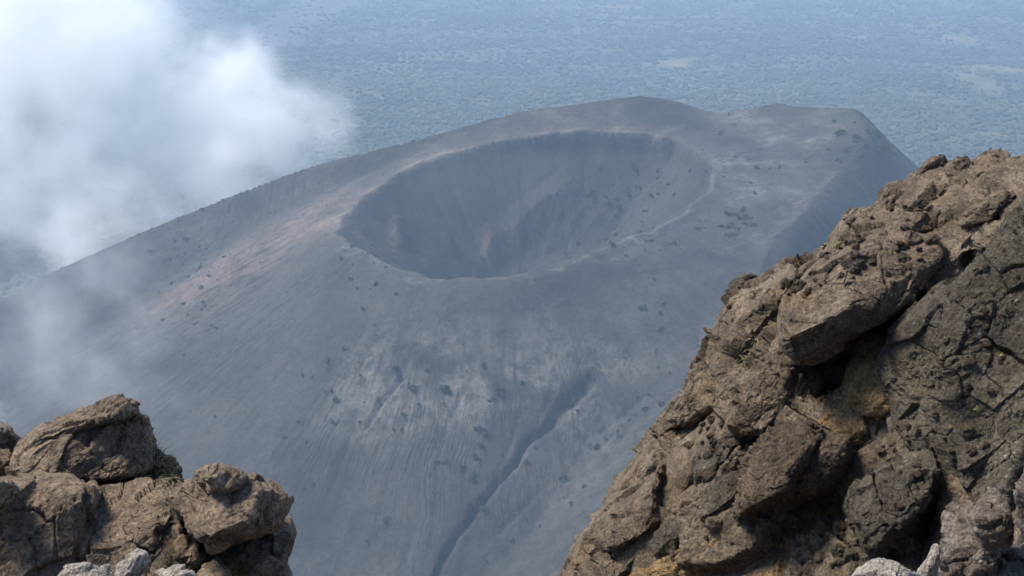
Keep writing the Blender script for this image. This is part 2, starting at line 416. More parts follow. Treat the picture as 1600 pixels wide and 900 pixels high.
for nm, a in (('rilled', rilled), ('pink', pink), ('ochre', ochre), ('pale', pale), ('green', green)): attr(me, nm, np.clip(a, 0, 1))
link('ash_cone_terrain', me, label='dark grey volcanic ash cone with an open crater', kind='structure')

# ------------------------------------------------------------------ plain below, mountainside under the camera
tx = np.concatenate([-np.geomspace(1000, 9000, 40)[::-1], np.arange(-990, 991, 18), np.geomspace(1000, 9000, 40)])
ty = np.concatenate([np.linspace(330, 1050, 16), np.arange(1080, 2200, 14), np.geomspace(2210, 16000, 190)])
TX, TY = np.meshgrid(tx, ty)
def plain_z(X, Y):
    z = base_terrain(X, Y)
    lava = sstep(-250, -420, X) * sstep(2150, 1900, Y)
    z = z + lava * 7 * fbm2(X / 45, Y / 45, 4, 81, ridged=True)
    return z
TZ = plain_z(TX, TY)
M = Mat('plain_ground', 1.0); M.b.inputs['Specular IOR Level'].default_value = 0.1
c = M.mix(M.ramp(M.noise(0.004, 6, 0.65, 0.5), 0.38, 0.62), (0.052, 0.060, 0.036), (0.105, 0.100, 0.065))
c = M.mix(M.ramp(M.noise(0.02, 6, 0.7), 0.45, 0.7), c, (0.045, 0.053, 0.032))
c = M.mix(M.math('MULTIPLY', M.attr('clearing'), M.ramp(M.noise(0.012, 5, 0.7), 0.3, 0.6)), c, (0.19, 0.16, 0.105))
c = M.mix(M.attr('ash'), c, M.mix(M.ramp(M.noise(0.03, 6, 0.7), 0.35, 0.65), (0.055, 0.052, 0.052), (0.12, 0.11, 0.10)))
M.color(c); M.normal(M.bump(M.noise(0.06, 5, 0.7), 6, 0.8))
me = mesh_from('plain', np.stack([TX, TY, TZ], -1).reshape(-1, 3), grid_faces(len(ty), len(tx)), M.m)
CLEAR_PX = [(1525, 125, 60, 190), (1500, 60, 80, 150), (1055, 98, 55, 90), (965, 12, 110, 90), (985, 30, 70, 80), (1560, 108, 90, 70), (1340, 60, 60, 70), (740, 18, 40, 60)]
clearing = np.zeros(TX.shape); 
for a, b, rx, ry in CLEAR_PX:
    P = hit([a], [b], base_terrain, 2400, 11000, 1200)[0]
    clearing += np.exp(-(((TX - P[0]) / rx) ** 2 + ((TY - P[1]) / ry) ** 2))
A_, B_ = hit([600, 330], [-40, 100], base_terrain, 2400, 11000, 1200)
def seg_d(X, Y, A, B):
    t = np.clip(((X - A[0]) * (B[0] - A[0]) + (Y - A[1]) * (B[1] - A[1])) / ((B[0] - A[0]) ** 2 + (B[1] - A[1]) ** 2), 0, 1)
    return np.hypot(X - A[0] - t * (B[0] - A[0]), Y - A[1] - t * (B[1] - A[1]))
lava_far = lambda X, Y: sstep(190, 90, seg_d(X, Y, A_, B_) + 60 * fbm2(X / 150, Y / 150, 3, 91))
ashm = np.clip(sstep(2250, 1950, TY) + lava_far(TX, TY), 0, 1)
attr(me, 'clearing', np.clip(clearing * 0.85, 0, 1)); attr(me, 'ash', ashm)
link('plain_ground', me, label='wooded plain and lava ground below the mountain', kind='structure')

# ------------------------------------------------------------------ foreground rock
def crag_depth(px, py): return 11.0 - 0.0030 * (np.asarray(px, float) - 1250) - 0.0020 * (np.asarray(py, float) - 600)
def radial(poly, cx, cy, n=720):
    P = np.array(poly, float); Q = np.roll(P, -1, 0); pts = []
    for a, b in zip(P, Q): pts.append(a + (b - a) * np.linspace(0, 1, 60, endpoint=False)[:, None])
    S = np.vstack(pts) - (cx, cy)
    th = np.arctan2(S[:, 1], S[:, 0]); r = np.hypot(S[:, 0], S[:, 1])
    bins = ((th + np.pi) / (2 * np.pi) * n).astype(int) % n
    R = np.zeros(n); np.maximum.at(R, bins, r)
    ok = np.where(R > 0)[0]; R = np.interp(np.arange(n), np.r_[ok - n, ok, ok + n], np.r_[R[ok], R[ok], R[ok]])
    k = np.array([1, 2, 3, 2, 1.]); k /= k.sum()
    return np.convolve(np.r_[R[-2:], R, R[:2]], k, 'valid')
def rock_mesh(name, poly, d, T, mat, N=110, m=2.6, tilt=(0, 0), cuts=(), ncut=5, seed=1, back=None, rough=1.0, bed=0.6, bedang=-0.6, facet=1.0,
              center=None, fs=1.0, knob=0.0, crack=1.0, offset=True, strata=0.6, grow=1.0, swell=1.0, hollows=()):
    """a stone from its outline in the photo: rounded in depth about its real distance d (m), cut by flat faces, then broken up"""
    rs = np.random.RandomState(seed * 7 + 3)
    P2 = np.array(poly, float); P2 = P2.mean(0) + (P2 - P2.mean(0)) * grow; poly = P2
    if center is None:
        x, y = P2.T; x1, y1 = np.roll(P2, -1, 0).T; cr = x * y1 - x1 * y; A = cr.sum() / 2
        cx, cy = ((x + x1) * cr).sum() / 6 / A, ((y + y1) * cr).sum() / 6 / A
    else: cx, cy = center
    R = radial(poly, cx, cy)
    g = np.linspace(-1, 1, N); a, b = np.meshgrid(g, g)
    with np.errstate(divide='ignore', invalid='ignore'):
        big = np.abs(a) > np.abs(b)
        rho = np.where(big, np.abs(a), np.abs(b))
        th = np.where(big, np.where(a >= 0, 0, np.pi) + np.pi / 4 * b / np.where(a == 0, 1, a),
                      np.where(b >= 0, np.pi / 2, -np.pi / 2) - np.pi / 4 * a / np.where(b == 0, 1, b))
    FR = 0.86
    phi = np.where(rho < FR, rho / FR * np.pi / 2, np.pi / 2 + (rho - FR) / (1 - FR) * np.pi / 2 * 0.999)
    # even spacing over the face in view, a tighter one toward the outline
    s = np.sin(phi); sgn = np.where(phi > np.pi / 2, -1.0, 1.0)
    s = np.clip(s, 0, 1)
    c = (1 - s ** m) ** (1 / m) * sgn
    thn = (th + np.pi) / (2 * np.pi) % 1.0 * len(R)
    Rt = np.interp(thn, np.arange(len(R) + 1), np.r_[R, R[0]])
    px = cx + Rt * s * np.cos(th); py = cy + Rt * s * np.sin(th)
    dd = d + tilt[0] * (px - cx) + tilt[1] * (py - cy) - np.where(c > 0, T, T if back is None else back) * c
    for hx, hy, rx, ry, rot, dep in hollows:
        ux = (px - hx) * math.cos(rot) + (py - hy) * math.sin(rot); uy = -(px - hx) * math.sin(rot) + (py - hy) * math.cos(rot)
        dd = dd + dep * np.exp(-((ux / rx) ** 2 + (uy / ry) ** 2) ** 1.5)
    W = rays(px, py) * dd[..., None]
    W = W.reshape(-1, 3)
    size = np.sqrt(np.abs((P2[:, 0] * np.roll(P2[:, 1], -1) - np.roll(P2[:, 0], -1) * P2[:, 1]).sum() / 2)) / FPX * d
    # flat faces
    axes = np.array([[1, 0, 0], [0, SP, CP], [0, -CP, SP]])          # right, up, toward the camera
    cl = list(cuts)
    for k in range(ncut):
        v = rs.normal(size=3); v[2] = abs(v[2]) + 0.25; v[1] += 0.3
        cl.append((v[0], v[1], v[2], rs.uniform(0.72, 0.92)))
    for nx, ny, nz, q in cl:
        n = np.array([nx, ny, nz], float) @ axes; n /= np.linalg.norm(n)
        h = W @ n; over = np.maximum(0, h - np.quantile(h, q)); W = W - n * (over * 0.97)[:, None]
    G = W.reshape(N, N, 3)
    def normals(G):
        du = np.gradient(G, axis=1); dv = np.gradient(G, axis=0)
        n = np.cross(du, dv); l = np.linalg.norm(n, axis=-1, keepdims=True)
        return n / np.maximum(l, 1e-9)
    nn = normals(G)
    # orientation: outward
    ctr = W.mean(0)
    if ((G - ctr) * nn).sum() < 0: nn = -nn
    nn = nn.reshape(-1, 3)
    so = rs.uniform(-50, 50, 3).astype(np.float32) if offset else np.zeros(3, np.float32)
    # bedding frame: layers dip along the slope
    ca, sa = math.cos(bedang), math.sin(bedang)
    Bm = np.array([[ca, 0, -sa], [0, 1, 0], [sa, 0, ca]])
    Q = (W @ Bm.T).astype(np.float32) * np.array([1, 1, 1 + 1.6 * bed], np.float32) + so
    k = 1.0 / max(0.25, size) / fs
    wq = Q + (np.stack([perlin(Q * 2.5 * k + 5, 91), perlin(Q * 2.5 * k + 9, 92), perlin(Q * 2.5 * k + 13, 93)], -1) * (0.07 / k))
    h1, e1 = facets(wq * (2.4 * k), seed * 3 + 1)
    h2, e2 = facets(wq * (7.0 * k) + 3.3, seed * 3 + 2)
    wear = sstep(-0.25, 0.35, fbm(Q * 1.7 + 40, 2, seed + 31))         # where the skin has crumbled
    disp = swell * 0.060 * size * fbm(Q * 1.3 * k, 2, seed + 5)
    disp = disp + facet * (0.085 * h1 / k + 0.020 * h2 / k * (0.2 + 0.8 * wear))
    disp = disp - crack * (0.022 / k * np.exp(-(e1 / 0.018) ** 2) + 0.006 / k * np.exp(-(e2 / 0.04) ** 2) * wear)
    Qs = (W @ Bm.T).astype(np.float32) * np.array([1.5, 1.5, 8.0], np.float32) + so
    disp = disp + strata * 0.020 * fbm(Qs + 0.6 * perlin(Q * 2.2, 55)[:, None], 3, seed + 44, 0.5, ridged=True)
    h3, e3 = facets(Q * 13.0 + 1.7, seed * 3 + 4)                     # pieces of a few centimetres, the same on every stone
    disp = disp + rough * (0.2 + 0.8 * wear) * (0.008 * h3 - 0.004 * np.exp(-(e3 / 0.10) ** 2))
    disp = disp + rough * (0.35 + 0.65 * wear) * 0.015 * fbm(Q * 8, 5, seed + 8, 0.58)
    if knob:
        h4, e4 = facets(Q / np.array([1, 1, 1 + 1.6 * bed], np.float32) * 26.0, seed + 77)
        disp = disp + knob * 0.012 * np.clip(e4 * 2.2, 0, 1) * (0.4 + h4) * (0.4 + 0.6 * wear)
    # no break-up beyond the outline by more than a little
    W = W + nn * disp[:, None].astype(float)
    return mesh_from(name, W, grid_faces(N, N), mat, False), ctr

BROWN = rock_material('brown_lava_rock', (0.197, 0.147, 0.097), (0.091, 0.069, 0.046), (0.297, 0.236, 0.165), (0.235, 0.155, 0.080), 0.5, 0.20, 1.0, (0.2, 0.7, 0.1))
TAN = rock_material('ochre_tuff', (0.29, 0.186, 0.083), (0.154, 0.1, 0.047), (0.359, 0.238, 0.114), (0.300, 0.190, 0.075), 0.7, 0.08, 1.0, (0.3, 0.4, 0.2), 0.35)
GREY = rock_material('grey_lichen_rock', (0.106, 0.087, 0.061), (0.051, 0.042, 0.03), (0.164, 0.135, 0.096), (0.120, 0.105, 0.060), 0.4, 0.55, 1.0, (0.6, 0.2, 0.4))
LEFTR = rock_material('weathered_brown_rock', (0.256, 0.19, 0.125), (0.126, 0.095, 0.065), (0.337, 0.262, 0.181), (0.245, 0.175, 0.108), 0.4, 0.15, 1.3, (0.1, 0.5, 0.3), 0.65)
PALE = rock_material('pale_grey_rock', (0.4, 0.359, 0.294), (0.25, 0.213, 0.17), (0.52, 0.48, 0.402), None, 0, 0.1, 1.2, (0.3, 0.3, 0.3), 0.3)
DUSTY = rock_material('dusty_grey_brown_rock', (0.212, 0.168, 0.129), (0.124, 0.097, 0.075), (0.371, 0.328, 0.269), None, 0, 0.2, 1.3, (0.3, 0.3, 0.3), 0.35)

DARKB = rock_material('dark_rubble_rock', (0.125, 0.087, 0.055), (0.062, 0.046, 0.03), (0.172, 0.124, 0.079), None, 0, 0.1, 1.0, (0.3, 0.6, 0.1))
# --- the crag on the right: one body of rock with its blocks
crag_root = bpy.data.objects.new('rock_crag', None); COL.objects.link(crag_root)
crag_root.location = tuple(rays(1350, 1250) * 10.4)
crag_root['label'] = 'big brown fractured rock crag filling the lower right corner'; crag_root['category'] = 'crag'
bpy.context.view_layer.update()
CINV = crag_root.matrix_world.inverted()
def part(name, me, label=None):
    o = link(name, me, crag_root, label); o.matrix_parent_inverse = CINV; return o
SIL = [(895, 925), (908, 896), (918, 866), (932, 832), (948, 800), (966, 764), (990, 708), (1006, 668), (1040, 628), (1056, 597), (1062, 574), (1086, 540), (1102, 515), (1108, 490),
       (1128, 458), (1144, 446), (1170, 436), (1195, 424), (1218, 408), (1246, 396), (1270, 380), (1292, 364), (1320, 336), (1346, 328), (1380, 320), (1388, 292),
       (1404, 288), (1428, 276), (1446, 262), (1480, 258), (1512, 258), (1530, 246), (1562, 238), (1592, 236), (1640, 240), (1800, 250), (1990, 420), (2050, 700), (2000, 1250), (1500, 1420), (960, 1300), (850, 1080)]
SIL = [(x + 15 - 34 * max(0.0, min(1.0, (y - 620) / 200)), y + 20) if (y < 926 and x < 1640) else (x, y) for x, y in SIL]
me, _ = rock_mesh('bedrock', SIL, 12.1, 1.7, BROWN, N=500, m=3.4, tilt=(-0.0030, -0.0020), ncut=0, seed=4, center=(1450, 800), fs=0.30, bedang=-0.75, bed=0.5, offset=False, rough=1.8, facet=1.3, crack=0.55, strata=1.3, knob=0.7, swell=0.12, hollows=[(1350, 535, 95, 34, -0.55, 0.75), (1432, 470, 26, 34, 0, 0.5), (1196, 528, 62, 22, -0.95, 0.55), (1300, 590, 45, 40, 0, 0.35), (1262, 805, 50, 26, -0.5, 0.45), (1180, 700, 46, 26, -0.3, 0.45), (1455, 800, 24, 70, 0.2, 0.5), (1110, 745, 50, 18, -0.7, 0.3), (1060, 670, 70, 12, -0.5, 0.2), (1540, 400, 40, 20, -0.5, 0.3)])
bed_ob = part('bedrock', me)
from mathutils.bvhtree import BVHTree
bpy.context.view_layer.update()
dg = bpy.context.evaluated_depsgraph_get()
BVH = BVHTree.FromObject(bed_ob, dg)
def face_depth(px, py):
    r = Vector(rays(px, py)); loc = BVH.ray_cast(Vector((0, 0, 0)), r)[0]
    if loc is None: return None
    return float(loc.length / r.length)
def block(poly, lift, T, mat=BROWN, name='rock_block', label=None, **kw):
    """a block set in the face of the bedrock, standing proud of it by lift"""
    P = np.array(poly, float); c0 = P.mean(0)
    S = [(c0[0] + (x - c0[0]) * f, c0[1] + (y - c0[1]) * f) for x, y in poly for f in (0.35, 0.7, 0.9)]
    D = [(x, y, face_depth(x, y)) for x, y in S]; D = np.array([q for q in D if q[2] is not None])
    A = np.c_[np.ones(len(D)), D[:, 0] - c0[0], D[:, 1] - c0[1]]
    k = np.linalg.lstsq(A, D[:, 2], rcond=None)[0]
    tl = np.clip(k[1:], -0.008, 0.008); lift = lift * LIFT
    T2 = lift + 0.16
    kw.setdefault('tilt', tuple(tl)); kw.setdefault('bedang', -0.75); kw.setdefault('grow', 1.03)
    if kw['seed'] in EDGE: poly = [(x + (9 if y < 760 else -6), y + 13) for x, y in poly]; kw['grow'] = 0.98
    kw['m'] = kw.get('m', 2.8) + 0.8
    me, _ = rock_mesh(name, poly, float(np.median(D[:, 2] - A[:, 1:] @ tl)) - lift + T2, T2, mat, **kw)
    return part(name, me, label)
LIFT = 0.85
EDGE = (12, 13, 14, 16, 17, 18)
B = block
B([(1222, 505), (1228, 478), (1245, 455), (1270, 428), (1300, 405), (1335, 388), (1375, 375), (1420, 372), (1452, 378), (1470, 392), (1466, 416), (1444, 440), (1432, 462), (1400, 482), (1352, 512), (1300, 545), (1272, 560), (1245, 552), (1228, 532)],
  1.05, 0.62, label='large overhanging block with a dark underside', N=190, m=3.2, cuts=[(0.1, -0.75, 0.6, 0.80), (-0.6, 0.5, 0.5, 0.86), (0.0, 0.8, 0.6, 0.80)], ncut=1, seed=51, tilt=(-0.002, -0.0045), facet=0.7)
B([(1104, 520), (1112, 488), (1132, 458), (1160, 440), (1195, 424), (1216, 420), (1224, 440), (1222, 470), (1205, 496), (1180, 515), (1150, 520), (1128, 532), (1108, 538)],
  0.35, 0.5, N=130, m=2.6, cuts=[(0.6, -0.6, 0.4, 0.84)], ncut=3, seed=12)
B([(1222, 420), (1260, 398), (1292, 372), (1318, 362), (1325, 380), (1290, 404), (1262, 425), (1240, 452), (1226, 470)], 0.25, 0.35, N=90, seed=13)
B([(1060, 600), (1066, 575), (1090, 545), (1120, 530), (1150, 514), (1172, 512), (1182, 535), (1165, 565), (1140, 590), (1105, 625), (1060, 652), (1018, 672), (1010, 664), (1040, 630)],
  0.35, 0.45, BROWN, N=140, m=2.4, seed=14, cuts=[(0.5, -0.6, 0.5, 0.85)])
B([(1140, 660), (1156, 625), (1180, 590), (1205, 556), (1228, 530), (1252, 545), (1272, 572), (1282, 600), (1255, 632), (1215, 655), (1190, 674), (1160, 672)],
  0.28, 0.40, label='pale sunlit slab below the overhang', N=140, m=3.0, seed=15, cuts=[(-0.3, 0.8, 0.7, 0.65)], ncut=2)
B([(925, 832), (938, 802), (965, 765), (1000, 730), (1048, 706), (1090, 704), (1110, 712), (1104, 740), (1070, 775), (1030, 806), (990, 832), (950, 848)],
  0.35, 0.42, N=150, m=2.5, seed=16, cuts=[(0.5, -0.7, 0.4, 0.84)])
B([(985, 712), (1008, 672), (1060, 655), (1110, 640), (1150, 660), (1140, 690), (1090, 700), (1040, 706), (995, 738), (965, 770), (950, 768)], 0.12, 0.35, N=120, seed=17)
B([(872, 905), (890, 868), (918, 834), (960, 850), (1000, 838), (1040, 820), (1050, 850), (1010, 880), (960, 905), (900, 930)], 0.15, 0.4, N=120, seed=18)
B([(1008, 850), (1040, 815), (1080, 790), (1100, 800), (1085, 830), (1050, 862), (1018, 872)], 0.14, 0.28, GREY, N=80, seed=19)
B([(1090, 790), (1110, 760), (1140, 738), (1165, 735), (1160, 760), (1125, 800), (1100, 815)], 0.15, 0.25, GREY, N=80, seed=20)
B([(1150, 790), (1156, 752), (1172, 715), (1196, 684), (1228, 662), (1262, 662), (1282, 684), (1268, 712), (1246, 745), (1232, 790), (1205, 820), (1172, 828), (1152, 815)],
  0.62, 0.42, DARKB, label='hanging rough block of dark rubble', N=170, m=2.2, seed=21, knob=4.0, cuts=[(0.3, -0.9, 0.3, 0.84)], facet=0.35, ncut=0, rough=1.6, crack=0.3)
B([(1240, 762), (1248, 735), (1275, 702), (1302, 684), (1326, 684), (1332, 706), (1316, 745), (1290, 775), (1262, 786), (1244, 780)], 0.40, 0.30, DARKB, N=110, seed=22, knob=3.5, facet=0.35, ncut=0, rough=1.5, crack=0.3, cuts=[(0.3, -0.9, 0.3, 0.86)])
B([(1318, 612), (1330, 575), (1338, 540), (1362, 520), (1395, 516), (1420, 530), (1425, 560), (1405, 600), (1395, 640), (1370, 655), (1338, 640)], 0.35, 0.35, TAN, N=110, seed=23, knob=2.2, facet=0.6)
B([(1280, 640), (1310, 610), (1340, 640), (1400, 640), (1410, 680), (1370, 730), (1330, 720), (1325, 680), (1290, 680), (1260, 660)], 0.10, 0.30, TAN, N=110, seed=24, knob=2.5, facet=0.5, rough=1.5)
B([(1100, 900), (1130, 840), (1170, 832), (1230, 800), (1290, 790), (1330, 780), (1350, 830), (1360, 900), (1300, 950), (1150, 960)], -0.02, 0.35, TAN, N=170, seed=25, knob=3.0, m=3.2, facet=0.4, ncut=0, rough=1.6)
B([(980, 905), (1020, 878), (1060, 860), (1110, 810), (1150, 780), (1160, 830), (1130, 860), (1100, 910), (1040, 940)], 0.10, 0.30, TAN, N=120, seed=26, knob=2.5, facet=0.5, rough=1.5)
B([(1322, 792), (1340, 760), (1366, 735), (1388, 722), (1420, 712), (1450, 706), (1462, 730), (1448, 790), (1425, 850), (1400, 880), (1365, 870), (1340, 835)],
  0.75, 0.50, GREY, label='dark grey wedge with a sharp lit edge', N=130, m=3.0, seed=27, cuts=[(-0.8, 0.1, 0.6, 0.85), (0.3, 0.2, 0.9, 0.8), (0.6, -0.6, 0.4, 0.8)], ncut=1)
B([(1386, 560), (1402, 520), (1440, 480), (1475, 450), (1510, 428), (1536, 400), (1556, 372), (1580, 345), (1612, 325), (1690, 330), (1760, 420), (1790, 640), (1740, 840), (1620, 860), (1520, 820), (1462, 760), (1440, 700), (1400, 660), (1385, 610)],
  0.68, 0.85, GREY, label='dark grey lichen covered wall of fractured rock', N=330, m=3.4, seed=28, fs=0.42, tilt=(-0.0012, -0.0014), cuts=[(0.35, 0.25, 0.9, 0.72)], ncut=2, rough=1.25, knob=0.4, facet=0.85)
B([(1400, 470), (1420, 440), (1440, 425), (1470, 418), (1500, 420), (1490, 450), (1455, 478), (1415, 500)], 0.45, 0.3, TAN, N=90, seed=29, knob=0.6)
B([(1500, 352), (1506, 335), (1530, 318), (1560, 302), (1582, 296), (1594, 318), (1580, 338), (1545, 345), (1520, 352)], 0.50, 0.28, BROWN, label='jutting ochre ledge near the top of the crag', N=90, seed=30, knob=0.5, cuts=[(0.0, -0.9, 0.5, 0.8)])
B([(1510, 370), (1540, 350), (1590, 345), (1600, 380), (1560, 410), (1520, 400)], 0.22, 0.3, BROWN, N=90, seed=31, knob=0.8)
B([(1436, 272), (1444, 258), (1458, 248), (1474, 246), (1480, 258), (1474, 268), (1456, 276), (1440, 278)], 0.02, 0.14, BROWN, label='rounded stone on the skyline of the crag', N=70, seed=32, ncut=3, tilt=(0, 0))
B([(1380, 318), (1386, 292), (1402, 284), (1416, 288), (1412, 310), (1400, 325), (1384, 328)], 0.10, 0.2, BROWN, N=64, seed=33)
B([(1516, 262), (1532, 246), (1560, 234), (1590, 228), (1600, 236), (1580, 252), (1548, 266), (1526, 274)], 0.08, 0.18, BROWN, N=80, seed=34)
B([(1318, 340), (1326, 330), (1348, 326), (1372, 322), (1380, 332), (1360, 345), (1330, 352)], 0.05, 0.16, BROWN, N=64, seed=35)
B([(1140, 448), (1150, 434), (1166, 430), (1182, 432), (1176, 442), (1156, 450)], 0.02, 0.12, GREY, N=50, seed=36)
B([(1080, 720), (1105, 690), (1140, 680), (1175, 672), (1195, 690), (1180, 720), (1150, 740), (1120, 770), (1092, 770)], 0.05, 0.25, GREY, N=100, seed=37)
B([(1330, 470), (1370, 440), (1420, 430), (1435, 450), (1420, 490), (1370, 520), (1340, 510)], -0.25, 0.2, GREY, N=70, seed=38)
B([(1300, 860), (1340, 830), (1380, 850), (1400, 890), (1360, 930), (1300, 920)], 0.2, 0.25, GREY, N=80, seed=39)

# stones set in the crag's face: near alike pieces, eight shapes
rs = np.random.RandomState(5)
stone_mats = [BROWN, BROWN, GREY, DARKB]
stone_protos = []
for k in range(8):
    a = np.linspace(0, 2 * np.pi, 9)[:-1]
    pl = [(800 + 20 * rs.uniform(0.75, 1.25) * math.cos(t), 450 + 15 * rs.uniform(0.75, 1.25) * math.sin(t)) for t in a]
    me, ctr = rock_mesh('stone', pl, 10, 0.055, stone_mats[k % 4], N=20, m=2.4, ncut=5, seed=60 + k, rough=0.35, facet=0.7, crack=0.3)
    co = np.empty(len(me.vertices) * 3, np.float32); me.vertices.foreach_get('co', co); co = co.reshape(-1, 3) - ctr
    me.vertices.foreach_set('co', co.ravel().astype(np.float32)); me.update(); stone_protos.append(me)
bpy.context.view_layer.update(); dg = bpy.context.evaluated_depsgraph_get(); dg.update()
crag_parts = [o for o in crag_root.children]
def ray_hit(px, py):
    r = Vector(rays(px, py)).normalized(); ok, loc, nor, _, ob, _ = SC.ray_cast(dg, Vector((0, 0, 0)), r)
    return (loc, nor, ob) if ok and (loc.length < 40) else (None, None, None)
STONE_ZONES = [(1300, 400, 60, 45, 34), (1250, 430, 40, 40, 14), (1440, 330, 60, 50, 22), (1290, 850, 90, 50, 44), (1120, 700, 50, 40, 24), (1090, 660, 40, 20, 10), (1500, 540, 70, 90, 30), (1510, 260, 26, 8, 8), (1420, 420, 40, 50, 14), (1180, 850, 70, 40, 20), (1480, 700, 60, 60, 16), (1380, 700, 40, 40, 12)]
for zx, zy, sx, sy, cnt in STONE_ZONES:
    for _ in range(cnt):
        px, py = zx + rs.normal() * sx * 0.6, zy + rs.normal() * sy * 0.6
        loc, nor, ob = ray_hit(px, py)
        if loc is None or ob.parent != crag_root: continue
        o = part('stone', stone_protos[rs.randint(8)])
        sc = rs.choice([0.25, 0.4, 0.55, 0.8], p=[.4, .35, .2, .05]) * rs.uniform(0.8, 1.2)
        o.matrix_parent_inverse.identity()
        o.location = loc - crag_root.location - nor * 0.005; o.scale = (sc, sc, sc * rs.uniform(.7, 1.1)); o.rotation_euler = tuple(rs.uniform(-.9, .9, 3))
# the perched stone on the skyline
me, ctr = rock_mesh('perched_stone', [(1492, 252), (1494, 244), (1500, 240), (1507, 241), (1509, 250), (1507, 258), (1497, 259)], 10.35, 0.06, BROWN, N=40, ncut=4, seed=70, rough=0.4)
link('perched_stone', me, label='small stone perched upright on the skyline of the crag', cat='stone')

# --- boulders at the lower left
def boulder(poly, d, T, label, mat=LEFTR, name='boulder', cat='boulder', **kw):
    kw.setdefault('bedang', -0.5); kw.setdefault('bed', 0.9); kw.setdefault('grow', 0.985); kw.setdefault('strata', 0.8); kw.setdefault('facet', 0.75); kw.setdefault('rough', 0.8); kw.setdefault('tilt', (0.0, -0.0012))
    me, _ = rock_mesh(name, poly, d, T, mat, **kw)
    return link(name, me, label=label, cat=cat)
peak = boulder([(14, 735), (18, 712), (34, 696), (62, 676), (108, 656), (150, 640), (176, 628), (196, 625), (210, 632), (214, 648), (228, 658), (236, 686), (244, 712), (232, 735), (190, 752), (130, 760), (60, 762), (25, 755)],
        7.3, 0.55, 'brown boulder with the highest peak of the lower left rocks', N=200, m=2.9, seed=101, cuts=[(-0.2, 0.9, 0.3, 0.88), (0.1, 0.35, 0.9, 0.74), (0.9, 0.2, 0.3, 0.93)], ncut=1)
boulder([(-60, 780), (0, 750), (40, 744), (110, 746), (140, 756), (142, 800), (138, 850), (125, 900), (120, 1010), (-40, 1080), (-120, 950)],
        6.75, 0.55, 'brown boulder cut by the left edge of the photo, below the peaked boulder', N=190, m=5, seed=152, cuts=[(0, 0.35, 0.95, 0.7)], ncut=1, facet=0.7)
boulder([(128, 765), (150, 752), (200, 745), (240, 746), (268, 764), (256, 790), (246, 830), (242, 862), (230, 960), (170, 1000), (128, 930), (132, 840)],
        6.8, 0.55, 'squarish brown boulder between the left edge boulder and the capped boulder', N=150, m=5, seed=153, cuts=[(0.1, 0.35, 0.95, 0.66)], ncut=1, facet=0.7)
boulder([(226, 690), (246, 708), (270, 722), (284, 742), (290, 760), (276, 772), (250, 768), (225, 755)], 7.35, 0.3, 'dark mossy boulder wedged behind, right of the peaked boulder', GREY, N=90, seed=104)
me, _ = rock_mesh('ledge_slab', [(24, 712), (40, 692), (62, 676), (108, 655), (150, 639), (176, 627), (197, 623), (213, 632), (214, 646), (196, 650), (160, 657), (118, 674), (80, 694), (48, 716), (30, 724)], 7.18, 0.30, LEFTR, N=110, seed=118, cuts=[(-0.3, 0.9, 0.3, 0.75)], ncut=1, m=3.2, strata=0.8)
link('ledge_slab', me, peak)
cap = boulder([(242, 800), (250, 780), (272, 764), (300, 756), (330, 744), (370, 742), (400, 750), (430, 764), (453, 777), (450, 798), (438, 818), (405, 836), (360, 846), (330, 862), (300, 864), (262, 850), (245, 828)],
        6.5, 0.50, 'tilted brown boulder with a broken cap slab, rightmost of the lower left rocks', N=190, m=2.6, seed=105, cuts=[(0.15, -0.8, 0.5, 0.84), (-0.2, 0.75, 0.6, 0.74), (0.95, 0.0, 0.3, 0.93)], ncut=2, bedang=-0.7)
me, _ = rock_mesh('cap_slab', [(300, 752), (304, 740), (322, 732), (346, 728), (362, 736), (380, 748), (374, 762), (352, 768), (326, 766), (308, 764)], 6.28, 0.20, LEFTR, N=80, seed=106, cuts=[(-0.1, 0.8, 0.5, 0.8)], ncut=2, m=3)
link('cap_slab', me, cap)
boulder([(262, 870), (300, 850), (380, 838), (440, 808), (456, 806), (460, 830), (450, 880), (440, 960), (380, 1040), (280, 1010)], 6.9, 0.45, 'smooth dark brown boulder under the tilted capped boulder', N=120, seed=107, rough=0.6, facet=0.5)
boulder([(392, 900), (400, 880), (420, 870), (440, 880), (452, 900), (448, 960), (400, 960)], 6.4, 0.18, 'small brown boulder at the foot of the capped boulder', N=64, seed=108, rough=0.6)
boulder([(305, 905), (316, 884), (340, 878), (356, 890), (360, 930), (310, 940)], 6.3, 0.14, 'little dark stone at the bottom edge under the capped boulder', cat='stone', name='stone', N=50, seed=109, rough=0.5)
boulder([(226, 890), (236, 845), (252, 822), (285, 822), (306, 850), (302, 920), (230, 940)], 6.5, 0.25, 'brown stone in the gap between squarish and capped boulders', cat='stone', name='stone', N=64, seed=110)
boulder([(-40, 680), (0, 662), (12, 670), (22, 682), (30, 692), (24, 708), (0, 712), (-40, 715)], 7.5, 0.25, 'grey angular boulder at the left edge beside the peaked boulder', DUSTY, N=70, seed=111, ncut=7)
boulder([(-40, 765), (0, 752), (16, 756), (20, 766), (10, 786), (-30, 800)], 6.25, 0.15, 'pale tan stone at the left edge in front of the boulders', LEFTR, name='stone', cat='stone', N=60, seed=112)
boulder([(-30, 715), (0, 704), (12, 712), (14, 735), (0, 750), (-30, 750)], 7.2, 0.2, 'rounded brown stone at the left edge under the grey boulder', LEFTR, name='stone', cat='stone', N=60, seed=113)
boulder([(82, 905), (104, 884), (140, 878), (168, 884), (176, 900), (160, 940), (90, 940)], 5.6, 0.16, 'flat whitish stone at the bottom edge below the left boulders', PALE, name='stone', cat='stone', N=64, seed=114, ncut=9, rough=0.4, strata=0.2)
